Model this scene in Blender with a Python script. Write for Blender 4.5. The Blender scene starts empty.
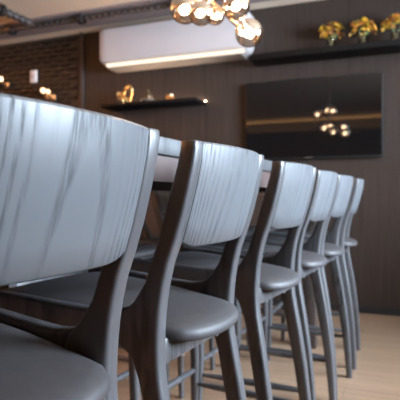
import bpy, bmesh, math, random
from mathutils import Vector, Matrix
random.seed(7)
PI = math.pi
sc = bpy.context.scene
COL = sc.collection

# ------------------------------------------------------------------ materials
def new_mat(name):
    m = bpy.data.materials.new(name); m.use_nodes = True
    nt = m.node_tree
    return m, nt, nt.nodes['Principled BSDF']

def N(nt, t, **kw):
    n = nt.nodes.new(t)
    for k, v in kw.items(): setattr(n, k, v)
    return n

def ramp(nt, stops):
    r = N(nt, 'ShaderNodeValToRGB')
    e = r.color_ramp.elements
    while len(e) < len(stops): e.new(.5)
    for i, (p, c) in enumerate(stops):
        e[i].position = p
        e[i].color = (c[0], c[1], c[2], 1) if hasattr(c, '__len__') else (c, c, c, 1)
    return r

def mapping(nt, scale=(1, 1, 1), coord='Object', rnd=0.0):
    tc = N(nt, 'ShaderNodeTexCoord'); mp = N(nt, 'ShaderNodeMapping')
    mp.inputs['Scale'].default_value = scale
    nt.links.new(tc.outputs[coord], mp.inputs['Vector'])
    if rnd:
        oi = N(nt, 'ShaderNodeObjectInfo'); vm = N(nt, 'ShaderNodeVectorMath', operation='SCALE')
        cb = N(nt, 'ShaderNodeCombineXYZ')
        nt.links.new(oi.outputs['Random'], cb.inputs[0]); nt.links.new(oi.outputs['Random'], cb.inputs[1]); nt.links.new(oi.outputs['Random'], cb.inputs[2])
        nt.links.new(cb.outputs[0], vm.inputs[0]); vm.inputs['Scale'].default_value = rnd
        nt.links.new(vm.outputs[0], mp.inputs['Location'])
    return mp

def plain(name, col, rough=.5, metal=0, spec=.5, noise=.08, scale=30):
    m, nt, b = new_mat(name)
    mp = mapping(nt); nz = N(nt, 'ShaderNodeTexNoise'); nz.inputs['Scale'].default_value = scale
    nt.links.new(mp.outputs[0], nz.inputs['Vector'])
    lo = [max(0, c * (1 - noise)) for c in col]; hi = [min(1, c * (1 + noise)) for c in col]
    r = ramp(nt, [(.3, lo), (.7, hi)])
    nt.links.new(nz.outputs['Fac'], r.inputs[0]); nt.links.new(r.outputs[0], b.inputs['Base Color'])
    b.inputs['Roughness'].default_value = rough; b.inputs['Metallic'].default_value = metal
    b.inputs['Specular IOR Level'].default_value = spec
    return m

def emit(name, col, strength):
    m = bpy.data.materials.new(name); m.use_nodes = True; nt = m.node_tree
    nt.nodes.remove(nt.nodes['Principled BSDF'])
    e = N(nt, 'ShaderNodeEmission'); e.inputs[0].default_value = (*col, 1); e.inputs[1].default_value = strength
    nt.links.new(e.outputs[0], nt.nodes['Material Output'].inputs[0])
    return m

def stained_oak(name, base, dark, rough, panel=False, spec=.5):
    """dark stained open-pored oak with a satin finish; grain along local z"""
    m, nt, b = new_mat(name)
    L = nt.links.new
    tc = N(nt, 'ShaderNodeTexCoord'); sx = N(nt, 'ShaderNodeSeparateXYZ'); L(tc.outputs['Object'], sx.inputs[0])
    oi = N(nt, 'ShaderNodeObjectInfo')
    def math_(op, a, bb, c=None):
        n = N(nt, 'ShaderNodeMath', operation=op)
        for i, v in enumerate((a, bb, c)):
            if v is None: continue
            if isinstance(v, (int, float)): n.inputs[i].default_value = v
            else: L(v, n.inputs[i])
        return n.outputs[0]
    # long wobbly pore lines
    mp = mapping(nt, (0, 15, 1.6) if panel else (14, 42, .9), rnd=20)
    pz = N(nt, 'ShaderNodeTexNoise'); pz.inputs['Scale'].default_value = 1; pz.inputs['Detail'].default_value = 4
    L(mp.outputs[0], pz.inputs['Vector'])
    mp2 = mapping(nt, (0 if panel else 60, 420, 26 if panel else 9), rnd=9)
    fz = N(nt, 'ShaderNodeTexNoise'); fz.inputs['Scale'].default_value = 1; fz.inputs['Detail'].default_value = 3
    L(mp2.outputs[0], fz.inputs['Vector'])
    if panel:
        # cathedral figure: parabolic growth rings
        mw = mapping(nt, (0, 9, 3.5), rnd=30)
        wn = N(nt, 'ShaderNodeTexNoise'); wn.inputs['Scale'].default_value = 1; wn.inputs['Detail'].default_value = 2
        L(mw.outputs[0], wn.inputs['Vector'])
        wob = math_('MULTIPLY', math_('SUBTRACT', wn.outputs['Fac'], .5), .036)
        y0 = math_('MULTIPLY', math_('SUBTRACT', oi.outputs['Random'], .5), .10)
        dy = math_('ADD', math_('SUBTRACT', sx.outputs['Y'], y0), wob)
        q = math_('ADD', math_('MULTIPLY', math_('POWER', dy, 2.0), 62), math_('MULTIPLY', sx.outputs['Z'], .62))
        ring = math_('SINE', math_('MULTIPLY', q, 30.0), 0)
        rr = ramp(nt, [(.48, 0), (.80, 1)]); L(math_('MULTIPLY_ADD', ring, .5, .5), rr.inputs[0])
        pr = ramp(nt, [(.36, .12), (.60, 1)]); L(fz.outputs['Fac'], pr.inputs[0])
        p2 = ramp(nt, [(.34, 0), (.52, 1)]); L(pz.outputs['Fac'], p2.inputs[0])
        fac = math_('MULTIPLY', math_('MULTIPLY', rr.outputs[0], pr.outputs[0]), p2.outputs[0])
    else:
        pr = ramp(nt, [(.45, 0), (.7, 1)]); L(pz.outputs['Fac'], pr.inputs[0])
        p2 = ramp(nt, [(.4, .2), (.6, 1)]); L(fz.outputs['Fac'], p2.inputs[0])
        fac = math_('MULTIPLY', pr.outputs[0], p2.outputs[0])
    mx = N(nt, 'ShaderNodeMix', data_type='RGBA')
    mx.inputs[6].default_value = (*base, 1); mx.inputs[7].default_value = (*dark, 1)
    L(fac, mx.inputs[0]); L(mx.outputs[2], b.inputs['Base Color'])
    L(math_('MULTIPLY_ADD', fac, .25, rough), b.inputs['Roughness'])
    L(math_('MULTIPLY_ADD', fac, -spec * .6, spec), b.inputs['Specular IOR Level'])
    bp = N(nt, 'ShaderNodeBump'); bp.inputs['Strength'].default_value = .12; bp.inputs['Distance'].default_value = .002
    inv = math_('SUBTRACT', 1.0, fac); L(inv, bp.inputs['Height']); L(bp.outputs[0], b.inputs['Normal'])
    return m

M = {}
M['panel'] = stained_oak('stained_oak_panel', (.100, .103, .110), (.046, .046, .050), .36, True, .75)
M['wood'] = stained_oak('stained_oak_frame', (.066, .063, .066), (.022, .02, .02), .34, False, .85)
M['leather'] = plain('black_leather', (.036, .031, .032), .58, 0, .5, .12, 60)
M['table_top'] = stained_oak('table_top_oak', (.05, .05, .053), (.04, .04, .04), .42, False, .45)
M['apron'] = plain('table_apron_wood', (.06, .035, .03), .45, 0, .5, .15, 12)
M['dark_metal'] = plain('dark_metal', (.03, .028, .028), .4, .6)
M['steel'] = plain('screw_steel', (.6, .6, .62), .3, 1)
M['white_plastic'] = plain('white_plastic', (.50, .455, .455), .35, 0, .5, .02, 5)
M['louver_white'] = plain('louver_white_plastic', (.85, .82, .78), .35, 0, .5, .02, 5)
M['grey_plastic'] = plain('grey_plastic', (.26, .23, .21), .5, 0, .4, .04, 8)
M['black_plastic'] = plain('black_plastic', (.012, .012, .012), .35)
M['shelf'] = plain('black_shelf_board', (.007, .006, .006), .55, 0, .15)
M['bronze'] = plain('dark_bronze', (.14, .09, .05), .35, .7)
M['gold'] = plain('polished_gold', (.75, .5, .22), .25, 1, .5, .1, 40)
M['brass'] = plain('brushed_brass', (.72, .52, .34), .28, 1, .5, .1, 40)
M['ceiling'] = plain('ceiling_paint', (.66, .52, .40), .9, 0, .2, .03, 3)
M['ceiling_band'] = plain('taupe_ceiling_band', (.23, .18, .175), .7, 0, .3, .05, 5)
M['pipe'] = plain('ribbed_black_conduit', (.045, .033, .03), .55, 0, .4, .2, 60)
M['lamp_bulb'] = emit('warm_bulb_glow', (1, .74, .50), 330)
M['sconce_bulb'] = emit('sconce_bulb_glow', (1, .76, .5), 10)
M['led'] = emit('warm_led_glow', (1, .72, .48), 110)
M['cove_led'] = emit('cove_led_glow', (1, .62, .28), .5)
M['cove_strip'] = emit('cove_strip_glow', (1, .74, .52), 30)
M['ledge_fill'] = emit('ledge_fill_glow', (1, .72, .48), 3)  # glow of the added fill strip on the ledge
M['ac_led'] = emit('ac_strip_glow', (1, .82, .62), 1.6)
M['vase_water'] = plain('frosted_glass_water', (.16, .13, .11), .2, 0, .6, .1, 20)
M['stem'] = plain('green_stem', (.10, .13, .03), .5)
M['brown'] = plain('dark_brown_paint', (.055, .040, .034), .6, 0, .3, .08, 6)
M['base_black'] = plain('black_skirting', (.018, .017, .018), .6, 0, .3)
M['wall_white'] = plain('warm_white_wall_paint', (.5, .47, .44), .85, 0, .2, .03, 4)
M['front_wall'] = plain('dark_taupe_wall_paint', (.05, .042, .036), .8, 0, .2, .03, 4)
M['switch'] = plain('white_switch_plastic', (.80, .70, .66), .3, 0, .5, .02, 5)
M['frame_black'] = plain('black_window_frame', (.03, .03, .03), .4)

def wall_panel_mat():
    m, nt, b = new_mat('dark_oak_wall_panels'); L = nt.links.new
    tc = N(nt, 'ShaderNodeTexCoord'); mp = N(nt, 'ShaderNodeMapping'); mp.inputs['Scale'].default_value = (70, 70, 1.6)
    L(tc.outputs['Object'], mp.inputs[0])
    nz = N(nt, 'ShaderNodeTexNoise'); nz.inputs['Scale'].default_value = 1; nz.inputs['Detail'].default_value = 4; L(mp.outputs[0], nz.inputs['Vector'])
    r = ramp(nt, [(.3, (.027, .019, .0155)), (.7, (.047, .033, .027))]); L(nz.outputs['Fac'], r.inputs[0])
    # panel joints every .42 m
    sx = N(nt, 'ShaderNodeSeparateXYZ'); L(tc.outputs['Object'], sx.inputs[0])
    a = N(nt, 'ShaderNodeMath', operation='ADD'); a.inputs[1].default_value = 20 * .424 + 1.067; L(sx.outputs['X'], a.inputs[0])
    mo = N(nt, 'ShaderNodeMath', operation='MODULO'); mo.inputs[1].default_value = .424; L(a.outputs[0], mo.inputs[0])
    lt = N(nt, 'ShaderNodeMath', operation='LESS_THAN'); lt.inputs[1].default_value = .007; L(mo.outputs[0], lt.inputs[0])
    mx = N(nt, 'ShaderNodeMix', data_type='RGBA'); mx.inputs[7].default_value = (.012, .01, .01, 1)
    L(lt.outputs[0], mx.inputs[0]); L(r.outputs[0], mx.inputs[6]); L(mx.outputs[2], b.inputs['Base Color'])
    b.inputs['Roughness'].default_value = .55; b.inputs['Specular IOR Level'].default_value = .22
    return m
M['wall_panel'] = wall_panel_mat()

def floor_mat():
    m, nt, b = new_mat('pale_oak_floorboards'); L = nt.links.new
    tc = N(nt, 'ShaderNodeTexCoord'); br = N(nt, 'ShaderNodeTexBrick')
    br.inputs['Scale'].default_value = 1; br.inputs['Brick Width'].default_value = 1.3; br.inputs['Row Height'].default_value = .16
    br.inputs['Mortar Size'].default_value = .0015; br.offset = .37
    br.inputs['Color1'].default_value = (.31, .20, .130, 1); br.inputs['Color2'].default_value = (.26, .165, .105, 1); br.inputs['Mortar'].default_value = (.12, .08, .06, 1)
    L(tc.outputs['Object'], br.inputs['Vector'])
    mp = N(nt, 'ShaderNodeMapping'); mp.inputs['Scale'].default_value = (1.5, 35, 1); L(tc.outputs['Object'], mp.inputs[0])
    nz = N(nt, 'ShaderNodeTexNoise'); nz.inputs['Scale'].default_value = 1; nz.inputs['Detail'].default_value = 5; L(mp.outputs[0], nz.inputs['Vector'])
    r = ramp(nt, [(.3, .78), (.7, 1.08)]); L(nz.outputs['Fac'], r.inputs[0])
    mx = N(nt, 'ShaderNodeMix', data_type='RGBA', blend_type='MULTIPLY'); mx.inputs[0].default_value = 1
    L(br.outputs['Color'], mx.inputs[6]); L(r.outputs[0], mx.inputs[7]); L(mx.outputs[2], b.inputs['Base Color'])
    b.inputs['Roughness'].default_value = .42
    return m
M['floor'] = floor_mat()

def tile_mat():
    m, nt, b = new_mat('bronze_glazed_tile'); L = nt.links.new
    mp = mapping(nt, (7, 7, 24)); v = N(nt, 'ShaderNodeTexVoronoi'); v.inputs['Scale'].default_value = 1; L(mp.outputs[0], v.inputs['Vector'])
    r = ramp(nt, [(0, (.006, .004, .003)), (1, (.028, .019, .014))]); L(v.outputs['Color'], r.inputs[0]); L(r.outputs[0], b.inputs['Base Color'])
    b.inputs['Roughness'].default_value = .4; b.inputs['Specular IOR Level'].default_value = .12
    return m
M['tile'] = tile_mat()

def screen_mat():
    m, nt, b = new_mat('glossy_black_screen')
    b.inputs['Base Color'].default_value = (.006, .005, .005, 1); b.inputs['Roughness'].default_value = .035
    b.inputs['Specular IOR Level'].default_value = .38
    return m
M['screen'] = screen_mat()

def globe_mat():
    m = bpy.data.materials.new('smoked_amber_glass'); m.use_nodes = True; nt = m.node_tree; L = nt.links.new
    nt.nodes.remove(nt.nodes['Principled BSDF'])
    tr = N(nt, 'ShaderNodeBsdfTransparent'); tr.inputs[0].default_value = (.74, .66, .58, 1)
    gl = N(nt, 'ShaderNodeBsdfGlossy'); gl.inputs[0].default_value = (.9, .8, .7, 1); gl.inputs['Roughness'].default_value = .06
    lw = N(nt, 'ShaderNodeLayerWeight'); lw.inputs['Blend'].default_value = .5
    r = ramp(nt, [(0, .52), (.55, .62), (1, .95)]); L(lw.outputs['Facing'], r.inputs[0])
    mx = N(nt, 'ShaderNodeMixShader'); L(r.outputs[0], mx.inputs[0]); L(tr.outputs[0], mx.inputs[1]); L(gl.outputs[0], mx.inputs[2])
    L(mx.outputs[0], nt.nodes['Material Output'].inputs[0])
    return m
M['globe'] = globe_mat()

def clear_glass(name, tint=(.95, .97, .98)):
    m = bpy.data.materials.new(name); m.use_nodes = True; nt = m.node_tree; L = nt.links.new
    nt.nodes.remove(nt.nodes['Principled BSDF'])
    tr = N(nt, 'ShaderNodeBsdfTransparent'); tr.inputs[0].default_value = (*tint, 1)
    gl = N(nt, 'ShaderNodeBsdfGlossy'); gl.inputs['Roughness'].default_value = .02
    fr = N(nt, 'ShaderNodeFresnel'); fr.inputs[0].default_value = 1.45
    mx = N(nt, 'ShaderNodeMixShader'); L(fr.outputs[0], mx.inputs[0]); L(tr.outputs[0], mx.inputs[1]); L(gl.outputs[0], mx.inputs[2])
    L(mx.outputs[0], nt.nodes['Material Output'].inputs[0])
    return m
M['glass'] = clear_glass('clear_window_glass')
M['vase'] = clear_glass('clear_vase_glass', (.85, .8, .75))

def petal_mat():
    m, nt, b = new_mat('autumn_petals'); L = nt.links.new
    mp = mapping(nt, (28, 28, 28), rnd=30); v = N(nt, 'ShaderNodeTexVoronoi'); v.inputs['Scale'].default_value = 1; L(mp.outputs[0], v.inputs['Vector'])
    r = ramp(nt, [(0, (.05, .06, .008)), (.3, (.30, .21, .015)), (.5, (.64, .34, .015)), (.78, (.66, .24, .04)), (1, (.10, .03, .012))])
    sp = N(nt, 'ShaderNodeSeparateColor'); L(v.outputs['Color'], sp.inputs[0]); L(sp.outputs[0], r.inputs[0]); L(r.outputs[0], b.inputs['Base Color'])
    b.inputs['Roughness'].default_value = .6
    return m
M['petal'] = petal_mat()

# ------------------------------------------------------------------ mesh helpers
def obj(name, bm, mat, parent=None, loc=None, rotz=0, smooth=True, angle=40):
    me = bpy.data.meshes.new(name); bmesh.ops.recalc_face_normals(bm, faces=bm.faces)
    if smooth:
        for f in bm.faces: f.smooth = True
        for e in bm.edges:
            if len(e.link_faces) == 2 and e.calc_face_angle(0) > math.radians(angle): e.smooth = False
    bm.to_mesh(me); bm.free()
    me.materials.append(mat)
    o = bpy.data.objects.new(name, me); COL.objects.link(o)
    if parent: o.parent = parent
    if loc: o.location = loc
    if rotz: o.rotation_euler.z = rotz
    return o

def box(bm, x0, x1, y0, y1, z0, z1, bev=0, seg=2):
    r = bmesh.ops.create_cube(bm, size=1)
    vs = r['verts']
    for v in vs:
        v.co = Vector((x0 + (v.co.x + .5) * (x1 - x0), y0 + (v.co.y + .5) * (y1 - y0), z0 + (v.co.z + .5) * (z1 - z0)))
    if bev:
        es = list({e for v in vs for e in v.link_edges})
        bmesh.ops.bevel(bm, geom=es, offset=bev, segments=seg, affect='EDGES', profile=.5)
    return bm

def B(*a, **k): return box(bmesh.new(), *a, **k)

def loft(bm, rings, cap=True):
    vr = [[bm.verts.new(p) for p in r] for r in rings]
    n = len(vr[0])
    for a, b in zip(vr, vr[1:]):
        for i in range(n): bm.faces.new((a[i], a[(i + 1) % n], b[(i + 1) % n], b[i]))
    if cap:
        bm.faces.new(list(reversed(vr[0]))); bm.faces.new(vr[-1])
    return bm

def rrect(hx, hy, r, n=4):
    """rounded rectangle outline, centred"""
    r = min(r, hx * .98, hy * .98); out = []
    for cx, cy, a0 in ((hx - r, hy - r, 0), (-hx + r, hy - r, PI / 2), (-hx + r, -hy + r, PI), (hx - r, -hy + r, 1.5 * PI)):
        for i in range(n + 1):
            a = a0 + PI / 2 * i / n
            out.append((cx + r * math.cos(a), cy + r * math.sin(a)))
    return out

def tube(bm, pts, rad, n=10, cap=True):
    pts = [Vector(p) for p in pts]
    rad = rad if hasattr(rad, '__len__') else [rad] * len(pts)
    rings = []; up = Vector((0, 0, 1))
    for i, p in enumerate(pts):
        d = (pts[min(i + 1, len(pts) - 1)] - pts[max(i - 1, 0)]).normalized()
        u = up if abs(d.dot(up)) < .95 else Vector((1, 0, 0))
        a = d.cross(u).normalized(); b = a.cross(d)
        rings.append([p + (a * math.cos(t) + b * math.sin(t)) * rad[i] for t in (2 * PI * k / n for k in range(n))])
    return loft(bm, rings, cap)

def lathe(bm, prof, n=24, c=(0, 0, 0)):
    rings = [[(c[0] + max(r, 1e-4) * math.cos(2 * PI * k / n), c[1] + max(r, 1e-4) * math.sin(2 * PI * k / n), c[2] + z) for k in range(n)] for r, z in prof]
    return loft(bm, rings)

def sphere(bm, c, r, seg=24, rings=14):
    bmesh.ops.create_uvsphere(bm, u_segments=seg, v_segments=rings, radius=r, matrix=Matrix.Translation(c)); return bm

def interp(tab, z):
    for a, b in zip(tab, tab[1:]):
        if a[0] <= z <= b[0]:
            t = (z - a[0]) / (b[0] - a[0]); t = t
            return [p + (q - p) * t for p, q in zip(a[1:], b[1:])]
    return list(tab[-1][1:])

def tag(o, label, cat, group=None, kind=None):
    if kind: o['kind'] = kind
    if label: o['label'] = label
    if cat: o['category'] = cat
    if group: o['group'] = group
    return o

def thing(name, label, cat, loc=(0, 0, 0), rotz=0, group=None):
    o = bpy.data.objects.new(name, None); COL.objects.link(o)
    o.empty_display_size = .1
    o.location = loc; o.rotation_euler = (0, 0, rotz)
    return tag(o, label, cat, group)

def struct(name, bm, mat, loc=None, rotz=0, label=None, **k):
    o = obj(name, bm, mat, None, loc, rotz, **k); o['kind'] = 'structure'
    o['label'] = label or name.replace('_', ' '); o['category'] = name.split('_')[0]
    return o

def dup(root, loc, rotz, label, group=None):
    r = root.copy(); COL.objects.link(r); r.location = loc; r.rotation_euler = (0, 0, rotz); r['label'] = label
    if group: r['group'] = group
    for ch in list(root.children):
        c = ch.copy(); COL.objects.link(c); c.parent = r
        for g in ch.children:
            d = g.copy(); COL.objects.link(d); d.parent = c
    return r

# ------------------------------------------------------------------ room frame (back wall is turned a little)
WR, WY = .0455, 4.41
cW, sW = math.cos(WR), math.sin(WR)
def W(s, o, z):            # along the wall, out of the wall, height
    return (s * cW + o * sW, WY + s * sW - o * cW, z)
CEIL = 2.62

s0, s1 = -5.1, 1.9          # room along the back wall
FO = 7.0                    # distance of the front wall
# in wall frame: x = s, y = -o
def wobj(name, bm, mat, label, **k): return struct(name, bm, mat, (0, WY, 0), WR, label, **k)
wobj('floor', B(s0 - .1, s1 + .1, -FO - .1, .1, -.1, 0), M['floor'], 'pale oak plank floor', smooth=False)
wobj('ceiling', B(s0 - .1, s1 + .1, -FO - .1, .1, CEIL, CEIL + .1), M['ceiling'], 'warm beige ceiling', smooth=False)
wobj('wall_back', B(s0 - .1, s1 + .1, 0, .1, 0, CEIL), M['wall_panel'], 'dark wood panelled back wall', smooth=False)
wobj('wall_left', B(s0 - .1, s0, -FO, 0, 0, CEIL), M['brown'], 'dark brown left wall', smooth=False)
wobj('wall_front', B(s0 - .1, s1 + .1, -FO - .1, -FO, 0, CEIL), M['front_wall'], 'dark wall behind the viewer', smooth=False)
wobj('baseboard_back', B(-3.2, s1, -.012, 0, 0, .06), M['base_black'], 'black skirting along the back wall', smooth=False)
# right wall with one long window opening
wy0, wy1, wz0, wz1 = -3.35, -1.0, 1.12, 2.40
bm = bmesh.new()
box(bm, s1, s1 + .1, -FO, 0, 0, wz0); box(bm, s1, s1 + .1, -FO, 0, wz1, CEIL)
box(bm, s1, s1 + .1, -FO, wy0, wz0, wz1); box(bm, s1, s1 + .1, wy1, 0, wz0, wz1)
wobj('wall_right', bm, M['wall_white'], 'pale right wall with a long window', smooth=False)
win = wobj('window_1', B(s1 + .02, s1 + .08, wy0, wy0 + .05, wz0, wz1), M['frame_black'], 'long daylight window in the right wall', smooth=False)
bm = bmesh.new()
nb = 4
for k in range(1, nb + 1):
    y = wy0 + (wy1 - wy0) * k / nb
    box(bm, s1 + .02, s1 + .08, y - .05, y, wz0, wz1)
box(bm, s1 + .02, s1 + .08, wy0, wy1, wz0, wz0 + .05); box(bm, s1 + .02, s1 + .08, wy0, wy1, wz1 - .05, wz1)
obj('window_frame', bm, M['frame_black'], win, smooth=False)
obj('window_pane', B(s1 + .045, s1 + .055, wy0, wy1, wz0, wz1), M['glass'], win, smooth=False)

# tiled section of the back wall: staggered long lens tiles
tx1 = -3.27
bm = bmesh.new(); tw, th = .155, .050
for r in range(int(CEIL / th)):
    z = th * (r + .5)
    if z < 1.2: continue
    for q in range(int((tx1 - s0) / tw) + 1):
        x = s0 + tw * (q + (.5 if r % 2 else 0)) + tw * .5
        if x + tw * .5 > tx1: continue
        pts = [(-.5, 0), (-.3, .42), (.3, .42), (.5, 0), (.3, -.42), (-.3, -.42)]
        o = [bm.verts.new((x + a * tw, -.002, z + b * th)) for a, b in pts]
        i = [bm.verts.new((x + a * tw * .82, -.014, z + b * th * .66)) for a, b in pts]
        for k in range(6): bm.faces.new((o[k], o[(k + 1) % 6], i[(k + 1) % 6], i[k]))
        bm.faces.new(i)
tl = wobj('wall_tiles', bm, M['tile'], 'dark bronze lens tiles on the left of the back wall', smooth=False)
tl['kind'] = 'structure'
wobj('trim_1', B(tx1, tx1 + .03, -.03, 0, 0, CEIL), M['brown'], 'slim brown edge trim beside the tiles', smooth=False)
# ceiling band running along the wall
wobj('trim_2', B(s0, s1, -.56, -.18, CEIL - .014, CEIL), M['ceiling_band'], 'taupe band along the ceiling', smooth=False)
# warm cove band on the front wall behind the viewer (seen mirrored in the screen)
wobj('trim_3', B(s0 + .3, s1 - .3, -FO, -FO + .16, 2.34, 2.38), M['front_wall'], 'cove shelf behind the viewer', smooth=False)

wobj('trim_4', B(s0, s0 + .16, -FO + .3, -1.0, 2.34, 2.38), M['front_wall'], 'added unseen shelf along the left wall for the ceiling fill', smooth=False)  # out of view, added to carry the warm ceiling fill
# ------------------------------------------------------------------ bar stool
# z, back x, front x, outer |y|
POST = [(0.0, -.012, -.040, .207), (.12, -.016, -.049, .204), (.24, -.024, -.062, .201), (.36, -.037, -.079, .198), (.48, -.055, -.101, .195),
        (.57, -.071, -.116, .192), (.61, -.078, -.127, .191), (.64, -.081, -.140, .190), (.67, -.082, -.160, .190), (.70, -.081, -.172, .190),
        (.73, -.079, -.160, .190), (.755, -.076, -.135, .190), (.79, -.070, -.112, .190), (.83, -.060, -.098, .190), (.87, -.045, -.084, .190),
        (.92, -.029, -.069, .190), (.97, -.016, -.055, .190), (1.01, -.007, -.043, .190), (1.041, -.002, -.036, .190)]
def make_stool(label, loc, rz, group):
    t = thing('bar_stool', label, 'bar stool', loc, rz, group)
    # seat cushion
    half = [(-.020, 0), (-.021, .03), (-.026, .065), (-.036, .10), (-.052, .128), (-.074, .144), (-.11, .151), (-.15, .158), (-.20, .166), (-.26, .175),
            (-.33, .184), (-.42, .193), (-.49, .197), (-.518, .188), (-.532, .15), (-.537, .07), (-.538, 0)]
    outl = half + [(x, -y) for x, y in reversed(half[1:-1])]
    cx = -.25
    def tilt(x): return -.11 * (x + .25) if x > -.25 else -.075 * (x + .25)
    rings = []
    for scl, z in ((.90, .692), (.985, .693), (.998, .697), (1.0, .704), (.994, .711), (.978, .716), (.94, .7205), (.87, .725), (.75, .728), (.55, .730), (.3, .731), (.02, .731)):
        ring = []
        for x, y in outl:
            px, py = cx + (x - cx) * scl, y * scl
            ring.append((px, py, z + tilt(px)))
        rings.append(ring)
    obj('seat', loft(bmesh.new(), rings), M['leather'], t, angle=70)
    # posts that run down into the rear legs
    for sgn in (-1, 1):
        rings = []
        zs = [p[0] for p in POST]
        for z, xb, xf, yo in POST:
            hy = .0185 if z > .5 else .0165 + .002 * z / .5
            hx = (xb - xf) / 2
            c = ((xb + xf) / 2, sgn * (yo - hy))
            rings.append([(c[0] + a, c[1] + b, z) for a, b in rrect(hx, hy, .009)])
        for dz, sc_ in ((.012, .97), (.0145, .90), (.0150, .5)):
            z, xb, xf, yo = POST[-1]; hy = .0185; hx = (xb - xf) / 2
            rings.append([((xb + xf) / 2 + a * sc_, sgn * (yo - hy) + b * sc_, z + dz) for a, b in rrect(hx, hy, .009)])
        obj('rear_post', loft(bmesh.new(), rings), M['wood'], t, angle=60)
    # side rails flowing out of the posts
    for sgn in (-1, 1):
        rings = []
        for x, zl, zh, y in ((-.11, .625, .770, .1725), (-.135, .642, .748, .1735), (-.165, .663, .737, .176), (-.20, .678, .733, .180), (-.25, .685, .735, .186), (-.33, .688, .741, .194), (-.42, .692, .748, .200), (-.545, .697, .754, .207)):
            rings.append([(x, sgn * y + a, (zl + zh) / 2 + b) for a, b in rrect(.0155, (zh - zl) / 2, .009, 3)])
        obj('side_rail', loft(bmesh.new(), rings), M['wood'], t, angle=60)
    # rear and front rails
    obj('rear_rail', B(-.106, -.083, -.162, .162, .630, .682, bev=.005), M['wood'], t)
    obj('front_rail', B(-.537, -.515, -.195, .195, .655, .712, bev=.004), M['wood'], t)
    # front legs
    for sgn in (-1, 1):
        rings = []
        for z, x, y, r in ((0, -.505, .213, .0115), (.1, -.502, .211, .0135), (.3, -.497, .207, .016), (.5, -.505, .206, .0175), (.66, -.512, .205, .018), (.735, -.516, .205, .018)):
            rings.append([(x + a, sgn * y + b, z) for a, b in rrect(r, r, r * .75, 4)])
        obj('front_leg', loft(bmesh.new(), rings), M['wood'], t, angle=60)
    # stretchers
    obj('footrest', tube(bmesh.new(), [(-.498, y, .265) for y in (-.20, -.12, 0, .12, .20)], [.010, .0125, .0135, .0125, .010]), M['wood'], t)
    for sgn in (-1, 1):
        obj('side_stretcher', tube(bmesh.new(), [(x, sgn * y, .21) for x, y in ((-.495, .209), (-.42, .207), (-.27, .204), (-.11, .202), (-.045, .201))], [.007, .011, .0135, .011, .007]), M['wood'], t)
    # curved back panel
    bm = bmesh.new(); nu = 22; zt, zb = 1.052, .859; nz = 5; yw = .1545
    zl = [zb + (zt - zb) * k / nz for k in range(nz + 1)]
    def px(v, z): return interp(POST, min(z, 1.041))[0] + .020 * (1 - abs(v) ** 2.2) - .001
    rings = []
    for k in range(nu + 1):
        v = -1 + 2 * k / nu
        zlo = zb + .012 * max(0, (abs(v) - .72) / .28) ** 2
        zl = [zlo + (zt - zlo) * j / nz for j in range(nz + 1)]
        ring = [(px(v, z), v * yw, z) for z in zl]
        ring.append((px(v, zt) - .004, v * yw, zt + .004)); ring.append((px(v, zt) - .013, v * yw, zt + .003))
        ring += [(px(v, z) - .017, v * yw, z) for z in reversed(zl)]
        ring.append((px(v, zlo) - .008, v * yw, zlo - .004))
        rings.append(ring)
    obj('backrest', loft(bm, rings), M['panel'], t, angle=50)
    for y in (-.07, .10):
        obj('screw', lathe(bmesh.new(), [(.006, -.006), (.006, 0)], 10, (-.094, y, .630)), M['steel'], t)
    return t

GR = 'bar stools along the near side of the table'
rowX = [-.386, -.3788, -.379, -.3863, -.383, -.3862]
rowY = [.503, 1.0199, 1.6154, 2.1500, 2.6000, 3.1308]
rowR = [.045, .0303, .0557, .0228, .0303, -.0700]
LB = ['nearest grey oak bar stool, its wide back panel cut off by the left edge',
      'second grey oak bar stool from the viewer, its whole seat showing below the back',
      'third grey oak bar stool, just beyond the one whose whole seat shows',
      'fourth grey oak bar stool, third from the far end of the row',
      'fifth grey oak bar stool, tucked just before the last one',
      'last dark oak bar stool at the far end of the row nearest the panelled wall']
stool = None
for i in range(6):
    a = -rowR[i]
    if i == 0: stool = make_stool(LB[0], (rowX[0], rowY[0], 0), a, GR)
    else: dup(stool, (rowX[i], rowY[i], 0), a, LB[i])
oppY = [1.25, 1.80, 2.36, 2.90, 3.45]
OL = ['first dark bar stool across the table, glimpsed under it between the nearest stools',
      'second dark bar stool across the table, half hidden behind the near row',
      'middle dark bar stool of those across the table, behind the near row',
      'fourth dark bar stool across the table, deep behind the near row',
      'farthest dark bar stool across the table, towards the panelled wall']
for i, y in enumerate(oppY):
    dup(stool, (-1.60 + .02 * (i % 2), y, 0), PI + (.04, -.03, .05, -.02, .02)[i], OL[i], 'bar stools along the far side of the table')

# ------------------------------------------------------------------ bar table
t = thing('bar_table', 'long high bar table with grey top edge running behind the stools', 'table', (-.985, 1.95, 0))
hx, y0, y1 = .435, -1.9, 1.55
obj('tabletop', B(-hx, hx, y0, y1, 1.048, 1.088, bev=.003), M['table_top'], t)
bm = bmesh.new()
box(bm, hx - .035, hx - .012, y0 + .03, y1 - .03, .988, 1.048); box(bm, -hx + .012, -hx + .035, y0 + .03, y1 - .03, .988, 1.048)
box(bm, -hx + .035, hx - .035, y0 + .03, y0 + .055, .988, 1.048); box(bm, -hx + .035, hx - .035, y1 - .055, y1 - .03, .988, 1.048)
obj('apron', bm, M['apron'], t, smooth=False)
for yy in (y0 + .25, y1 - .25):
    for xx in (-.28, .28):
        obj('leg', B(xx - .035, xx + .035, yy - .035, yy + .035, 0, 1.048, bev=.004), M['brown'], t)
    obj('foot_rail', B(-.245, .245, yy - .02, yy + .02, .18, .22, bev=.004), M['brown'], t)

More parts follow.
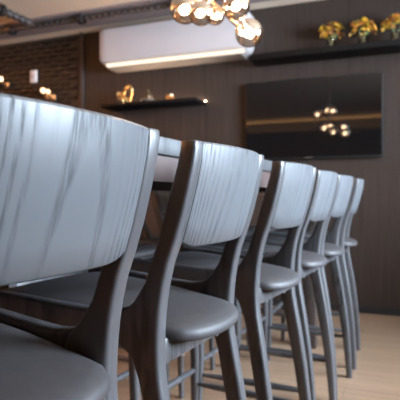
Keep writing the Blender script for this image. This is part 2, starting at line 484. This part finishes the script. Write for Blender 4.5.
# ------------------------------------------------------------------ globe chandelier over the table
f_px, pvx, pvy, camz = 512.3, 433.15, 196.98, .953
ta = (pvx - 200) / f_px; ca = 1 / math.hypot(1, ta); sa = ta * ca
def at(px, py, dep):
    u = (px - 200) / f_px * dep; v = -(py - pvy) / f_px * dep
    return Vector((u * ca - dep * sa, u * sa + dep * ca, camz + v))
GL = [(185, 9, 2.36, .069), (201, 13, 2.27, .056), (215, 15.5, 2.46, .046), (236, 6.5, 2.30, .062), (249, 33, 2.40, .066), (223, -18, 2.48, .062), (196, -34, 2.38, .067), (172, -22, 2.42, .062)]
cen = at(205, -10, 2.37)
hub = Vector((cen.x, cen.y, 0))
ch = thing('chandelier', 'cluster of smoked glass globe lamps on brass arms hanging above the table', 'chandelier', (hub.x, hub.y, CEIL))
inv = Vector((hub.x, hub.y, CEIL))
L1 = at(239, 27, 2.34) - inv; L2 = at(168, -40, 2.40) - inv
obj('ceiling_rose', lathe(bmesh.new(), [(.07, 0), (.07, -.02), (.055, -.03), (.01, -.032)], 24), M['brass'], ch)
mid = L2 + (L1 - L2) * .45
obj('stem', tube(bmesh.new(), [(0, 0, -.03), (mid.x * .5, mid.y * .5, mid.z * .5), mid], .006), M['brass'], ch)
obj('main_arm', tube(bmesh.new(), [L2, mid, L1], .0085, 12), M['brass'], ch)
for (a, b_, d_, r_) in GL:
    c = at(a, b_, d_) - inv
    # nearest point of the main arm
    ax = L1 - L2; tt = max(.03, min(.97, (c - L2).dot(ax) / ax.length_squared)); p = L2 + ax * tt
    dv = (c - p).normalized() if (c - p).length > .01 else Vector((0, 0, -1))
    neck = c - dv * r_ * .93
    g = obj('globe', sphere(bmesh.new(), c, r_, 28, 16), M['globe'], ch)
    obj('socket', tube(bmesh.new(), [p, neck, neck + dv * r_ * .35], [.006, .012, .010], 10), M['brass'], ch)
    bl = obj('bulb', sphere(bmesh.new(), c + dv * r_ * .1, r_ * .30, 12, 8), M['lamp_bulb'], g)
    bl['label'] = 'glowing warm bulb'

# ------------------------------------------------------------------ air conditioner
def wthing(name, label, cat, s, o, z, group=None): return thing(name, label, cat, W(s, o, z), WR, group)
# local frame: x along wall, y = -out, z up
ac = wthing('air_conditioner', 'long white wall air conditioner below the ceiling', 'air conditioner', -2.185, 0, 2.188)
def profile_x(bm, prof, x0, x1, endr=0):
    rings = [[(x0, -o, z) for o, z in prof], [(x1, -o, z) for o, z in prof]]
    if endr:
        r = endr; cy = .19; rings = []
        def ring(x, dx):
            q = r - math.sqrt(max(0, r * r - (r - dx) ** 2)); k = 1 - .06 * (1 - dx / r) ** 2
            return [(x, -o * k, min(max(z, .012 + q), .375 - q * .25)) for o, z in prof]
        ds = [r * (1 - math.cos(PI / 2 * i / 7)) for i in range(8)]
        for d in ds: rings.append(ring(x0 + d, d))
        for d in reversed(ds): rings.append(ring(x1 - d, d))
    return loft(bm, rings)
half = .735
prof = [(.002, .02), (.002, .375), (.18, .375), (.212, .362), (.225, .335), (.226, .20), (.222, .075), (.212, .058), (.18, .045), (.10, .012)]
obj('housing', profile_x(bmesh.new(), prof, -half, half, .085), M['white_plastic'], ac, angle=35)
lv = [(.214, .030), (.219, .026), (.211, .010), (.19, .004), (.185, .01), (.20, .025)]
obj('light_strip', profile_x(bmesh.new(), lv, -half + .075, half - .03), M['ac_led'], ac, angle=35)['label'] = 'glowing light strip along the lower edge'
obj('outlet_grille', profile_x(bmesh.new(), [(.190, .02), (.190, -.006), (.02, -.012), (.02, .03)], -half + .08, half - .06), M['grey_plastic'], ac)

# ------------------------------------------------------------------ shelf with ornaments
SD = .27
sh = wthing('wall_shelf', 'small floating black shelf under the air conditioner', 'shelf', -2.35, 0, 1.80)
obj('board', B(-.53, .45, -SD, 0, 0, .028, bev=.003), M['shelf'], sh)
obj('led_strip', B(-.50, .44, -.012, -.002, .028, .036), M['led'], sh)['label'] = 'warm glowing light strip'
# gold knot
def W3(s, o, z): return W(s, o, z)
kn = wthing('knot_sculpture', 'gold looping sculpture on the left of the small shelf', 'ornament', -2.66, .15, 1.828)
pts = []
ctl = [(-.035, 0, .012), (-.035, -.01, .05), (-.055, 0, .10), (-.085, .01, .125), (-.10, 0, .10), (-.075, -.012, .075), (-.03, -.005, .085), (.0, 0, .06), (.012, .01, .02),
       (.03, .005, .05), (.05, 0, .10), (.06, -.005, .145), (.035, -.01, .175), (.0, -.005, .165), (-.03, .005, .13), (-.04, .012, .10)]
def catmull(c, n=6):
    out = []
    for i in range(len(c) - 1):
        p0, p1, p2, p3 = [Vector(c[max(0, min(len(c) - 1, i + k))]) for k in (-1, 0, 1, 2)]
        for j in range(n):
            u = j / n
            out.append(.5 * ((2 * p1) + (p2 - p0) * u + (2 * p0 - 5 * p1 + 4 * p2 - p3) * u * u + (3 * p1 - p0 - 3 * p2 + p3) * u ** 3))
    out.append(Vector(c[-1])); return out
obj('loop', tube(bmesh.new(), catmull(ctl), .0125, 10), M['gold'], kn)
obj('base', lathe(bmesh.new(), [(.045, 0), (.045, .008), (.03, .014), (.012, .016)], 20), M['gold'], kn)
# small lidded dish
dj = wthing('incense_dish', 'small dark round ornament on a pale dish in the middle of the small shelf', 'ornament', -2.43, .15, 1.828)
obj('dish', lathe(bmesh.new(), [(.035, 0), (.065, .022), (.07, .03), (.062, .03), (.03, .012)], 24), M['vase_water'], dj)
obj('knob', lathe(bmesh.new(), [(.012, .012), (.034, .04), (.040, .065), (.028, .092), (.010, .105), (.013, .118), (.004, .126)], 20), M['bronze'], dj)
tn = wthing('candle_holder', 'little gold tilted block ornament on the right of the small shelf', 'ornament', -2.19, .15, 1.828)
bm = bmesh.new()
loft(bm, [[(-.046, -.03, 0), (.046, -.03, 0), (.046, .03, 0), (-.046, .03, 0)] if z == 0 else [(-.044, -.027, .066), (.038, -.027, .04), (.038, .027, .04), (-.044, .027, .066)] for z, dx in ((0, 0), (1, 0))])
bmesh.ops.bevel(bm, geom=list(bm.edges), offset=.006, segments=2, affect='EDGES')
tag(obj('body', bm, M['gold'], tn), None, None)
obj('wick_cup', lathe(bmesh.new(), [(.012, .045), (.014, .062), (.009, .062), (.008, .05)], 14), M['brass'], tn)

# ------------------------------------------------------------------ long ledge with flower vases
LD = .25
lz = 2.105
lg = wthing('wall_ledge', 'long black floating ledge above the television', 'shelf', 0, 0, lz)
obj('board', B(-1.42, s1 - .03, -LD, 0, 0, .036, bev=.003), M['shelf'], lg)
obj('led_strip', B(-1.38, s1 - .06, -.02, -.008, .036, .042), M['ledge_fill'], lg)['label'] = 'added warm fill strip, unseen on the back of the board'  # unseen fill strip, added to brighten the upper wall and ceiling
obj('lip', B(-1.42, s1 - .03, -LD - .012, -LD, -.004, .044, bev=.003), M['shelf'], lg)
def bouquet(seed, n=95):
    rnd = random.Random(seed); bm = bmesh.new()
    for k in range(n):
        th = rnd.uniform(0, 2 * PI); ph = rnd.uniform(-.35, PI / 2); rr = rnd.uniform(.55, 1)
        c = Vector((.115 * rr * math.cos(th) * math.cos(ph), .085 * rr * math.sin(th) * math.cos(ph), .150 + .085 * rr * math.sin(ph)))
        nrm = (c - Vector((0, 0, .11))).normalized()
        a = nrm.cross(Vector((rnd.random(), rnd.random(), rnd.random()))).normalized(); b = nrm.cross(a)
        s = rnd.uniform(.012, .024)
        cup = .35 * s
        ring = []
        for j in range(7):
            an = 2 * PI * j / 7; q = s * (1 if j % 2 else .72)
            ring.append(bm.verts.new(c + a * q * math.cos(an) + b * q * math.sin(an) + nrm * cup))
        vc = bm.verts.new(c); vb = bm.verts.new(c - nrm * s * .5)
        for j in range(7):
            bm.faces.new((vc, ring[j], ring[(j + 1) % 7])); bm.faces.new((vb, ring[(j + 1) % 7], ring[j]))
    return bm
def vase_parts(t, seed):
    obj('vase', lathe(bmesh.new(), [(.034, 0), (.040, .01), (.040, .05), (.034, .09), (.036, .098), (.033, .098), (.031, .09), (.037, .05), (.036, .012), (.0, .01)], 20), M['vase'], t)
    obj('bouquet', bouquet(seed), M['petal'], t, smooth=False)
    rnd = random.Random(seed + 50); bm = bmesh.new()
    for k in range(7):
        a = rnd.uniform(0, 2 * PI)
        tube(bm, [(.02 * math.cos(a), .02 * math.sin(a), .014), (.012 * math.cos(a + 2), .012 * math.sin(a + 2), .08), (.05 * math.cos(a + 2), .04 * math.sin(a + 2), .14)], .003, 6)
    obj('stems', bm, M['stem'], t)
FL = [(-.765, 'leftmost vase of orange and yellow flowers on the long ledge', 3), (-.515, 'middle vase of orange and green flowers on the long ledge', 11), (-.27, 'rightmost vase of yellow flowers on the ledge, cut off by the frame', 21)]
for s, lab, sd in FL:
    t = wthing('flower_vase', lab, 'flower vase', s, .12, lz + .036, 'flower vases on the long ledge')
    vase_parts(t, sd)

# ------------------------------------------------------------------ television
tv = wthing('television', 'wide black wall television reflecting the globe lamps', 'television', -.957, .004, 1.279)
obj('body', B(-.556, .588, -.05, 0, 0, .678, bev=.004), M['black_plastic'], tv)
obj('screen', B(-.548, .580, -.0525, -.045, .014, .670), M['screen'], tv, smooth=False)
obj('badge', B(-.03, .03, -.0525, -.049, .004, .010), M['steel'], tv, smooth=False)['label'] = 'tiny pale maker badge'

# ------------------------------------------------------------------ left wall lamps and plate
def sconce(label, s, z, r):
    t = wthing('wall_sconce', label, 'lamp', s, 0, z, 'glowing lamps on the tiled wall')
    obj('back_plate', B(-.03, .03, -.030, -.012, -.03, .03, bev=.004), M['brass'], t)
    obj('arm', tube(bmesh.new(), [(0, -.03, 0), (0, -.09, 0), (0, -.11, .02)], .006), M['brass'], t)
    g = obj('glass_globe', sphere(bmesh.new(), (0, -.11, .05), r, 20, 12), M['globe'], t)
    obj('bulb', sphere(bmesh.new(), (0, -.11, .05), r * .62, 12, 8), M['sconce_bulb'], g)
sconce('glowing globe lamp at the left edge of the tiled wall', -4.22, 2.165, .040)
sconce('left globe of the glowing pair on the tiled wall', -3.665, 2.00, .042)
sconce('right globe of the glowing pair on the tiled wall', -3.605, 1.985, .034)
sp = wthing('light_switch', 'small pale rectangular plate on the tiled wall', 'switch', -3.86, 0, 2.165)
obj('plate', B(-.042, .042, -.032, -.012, 0, .13, bev=.005), M['switch'], sp)
obj('rocker', B(-.022, .022, -.038, -.030, .04, .09, bev=.002), M['white_plastic'], sp)

# ------------------------------------------------------------------ ribbed conduit on the ceiling
def conduit(name, label, path, r, step=.045):
    t = thing(name, label, 'conduit', (0, 0, 0))
    pts, rad = [], []
    P = [Vector(p) for p in path]
    d = 0
    for a, b in zip(P, P[1:]):
        n = max(2, int((b - a).length / (step / 4)))
        for k in range(n):
            pts.append(a + (b - a) * k / n); rad.append(r * (1 if (len(pts) // 2) % 2 else .78))
    pts.append(P[-1]); rad.append(r)
    obj('ribbed_tube', tube(bmesh.new(), pts, rad, 10), M['pipe'], t, smooth=False)
    return t
zc = CEIL - .014 - .030
m1 = conduit('ceiling_conduit', 'long dark ribbed conduit running along the ceiling band', [W(s0 + .05, .48, zc), W(s1 - .1, .48, zc)], .027, .065)
def clamp(parent, p, axis):
    bm = bmesh.new(); ax = Vector(axis).normalized(); u = ax.cross(Vector((0, 0, 1))).normalized(); w = Vector((0, 0, 1))
    rings = []
    for off, rr in ((-.02, .040), (-.02, .055), (.02, .055), (.02, .040)):
        rings.append([Vector(p) + ax * off + (u * math.cos(a) + w * math.sin(a)) * rr for a in (2 * PI * k / 18 for k in range(18))])
    loft(bm, rings, cap=False)
    return obj('clamp', bm, M['dark_metal'], parent)
for s in (-3.74, -2.94, -2.0, -.9): clamp(m1, W(s, .48, zc), (cW, sW, 0))
br = [W(-3.50, 2.6, zc), W(-3.47, 1.3, zc), W(-3.46, .95, zc), W(-3.45, .56, zc)]
m2 = conduit('ceiling_conduit', 'short dark ribbed conduit branching off at the top left of the ceiling', br, .036, .075)
clamp(m2, W(-3.46, .93, zc), (-sW, cW, 0))

# ------------------------------------------------------------------ light
def area(name, loc, rot, sx, sy, power, col):
    l = bpy.data.lights.new(name, 'AREA'); l.shape = 'RECTANGLE'; l.size = sx; l.size_y = sy; l.energy = power; l.color = col
    o = bpy.data.objects.new(name, l); COL.objects.link(o); o.location = loc; o.rotation_euler = rot
    return o
# daylight through the long window (just outside the pane)
ym = (wy0 + wy1) / 2
c = W(s1 + .14, -ym, (wz0 + wz1) / 2)
area('window_daylight', c, (PI / 2, 0, PI / 2 + WR), wy1 - wy0 - .1, wz1 - wz0 - .1, 880, (.72, .85, 1.0))
w = bpy.data.worlds.new('World'); sc.world = w; w.use_nodes = True
w.node_tree.nodes['Background'].inputs[0].default_value = (.6, .78, 1, 1); w.node_tree.nodes['Background'].inputs[1].default_value = 1.0
c = W((s0 + s1) / 2, FO - .09, 2.40)
area('ceiling_fill_left', W(s0 + .09, (FO - .3 + 1.0) / 2, 2.40), (PI, 0, WR), .05, FO - 1.6, 520, (1, .52, .22))  # added fill light, out of view, warms the ceiling
area('cove_uplight', c, (PI, 0, WR), s1 - s0 - .8, .05, 105, (1, .62, .28))
# ------------------------------------------------------------------ camera
cam = bpy.data.cameras.new('camera'); co = bpy.data.objects.new('camera', cam); COL.objects.link(co); sc.camera = co
cam.sensor_width = 36; cam.sensor_fit = 'HORIZONTAL'; cam.lens = 36 * f_px / 400
cam.shift_y = -(200 - pvy) / 400
co.location = (0, 0, camz); co.rotation_euler = (PI / 2, 0, math.atan(ta))
cam.clip_start = .02
cam.dof.use_dof = True; cam.dof.focus_distance = .88; cam.dof.aperture_fstop = 7.0

vs = sc.view_settings
vs.view_transform = 'Standard'; vs.look = 'None'; vs.gamma = 1; vs.use_curve_mapping = False
vs.exposure = 0.0
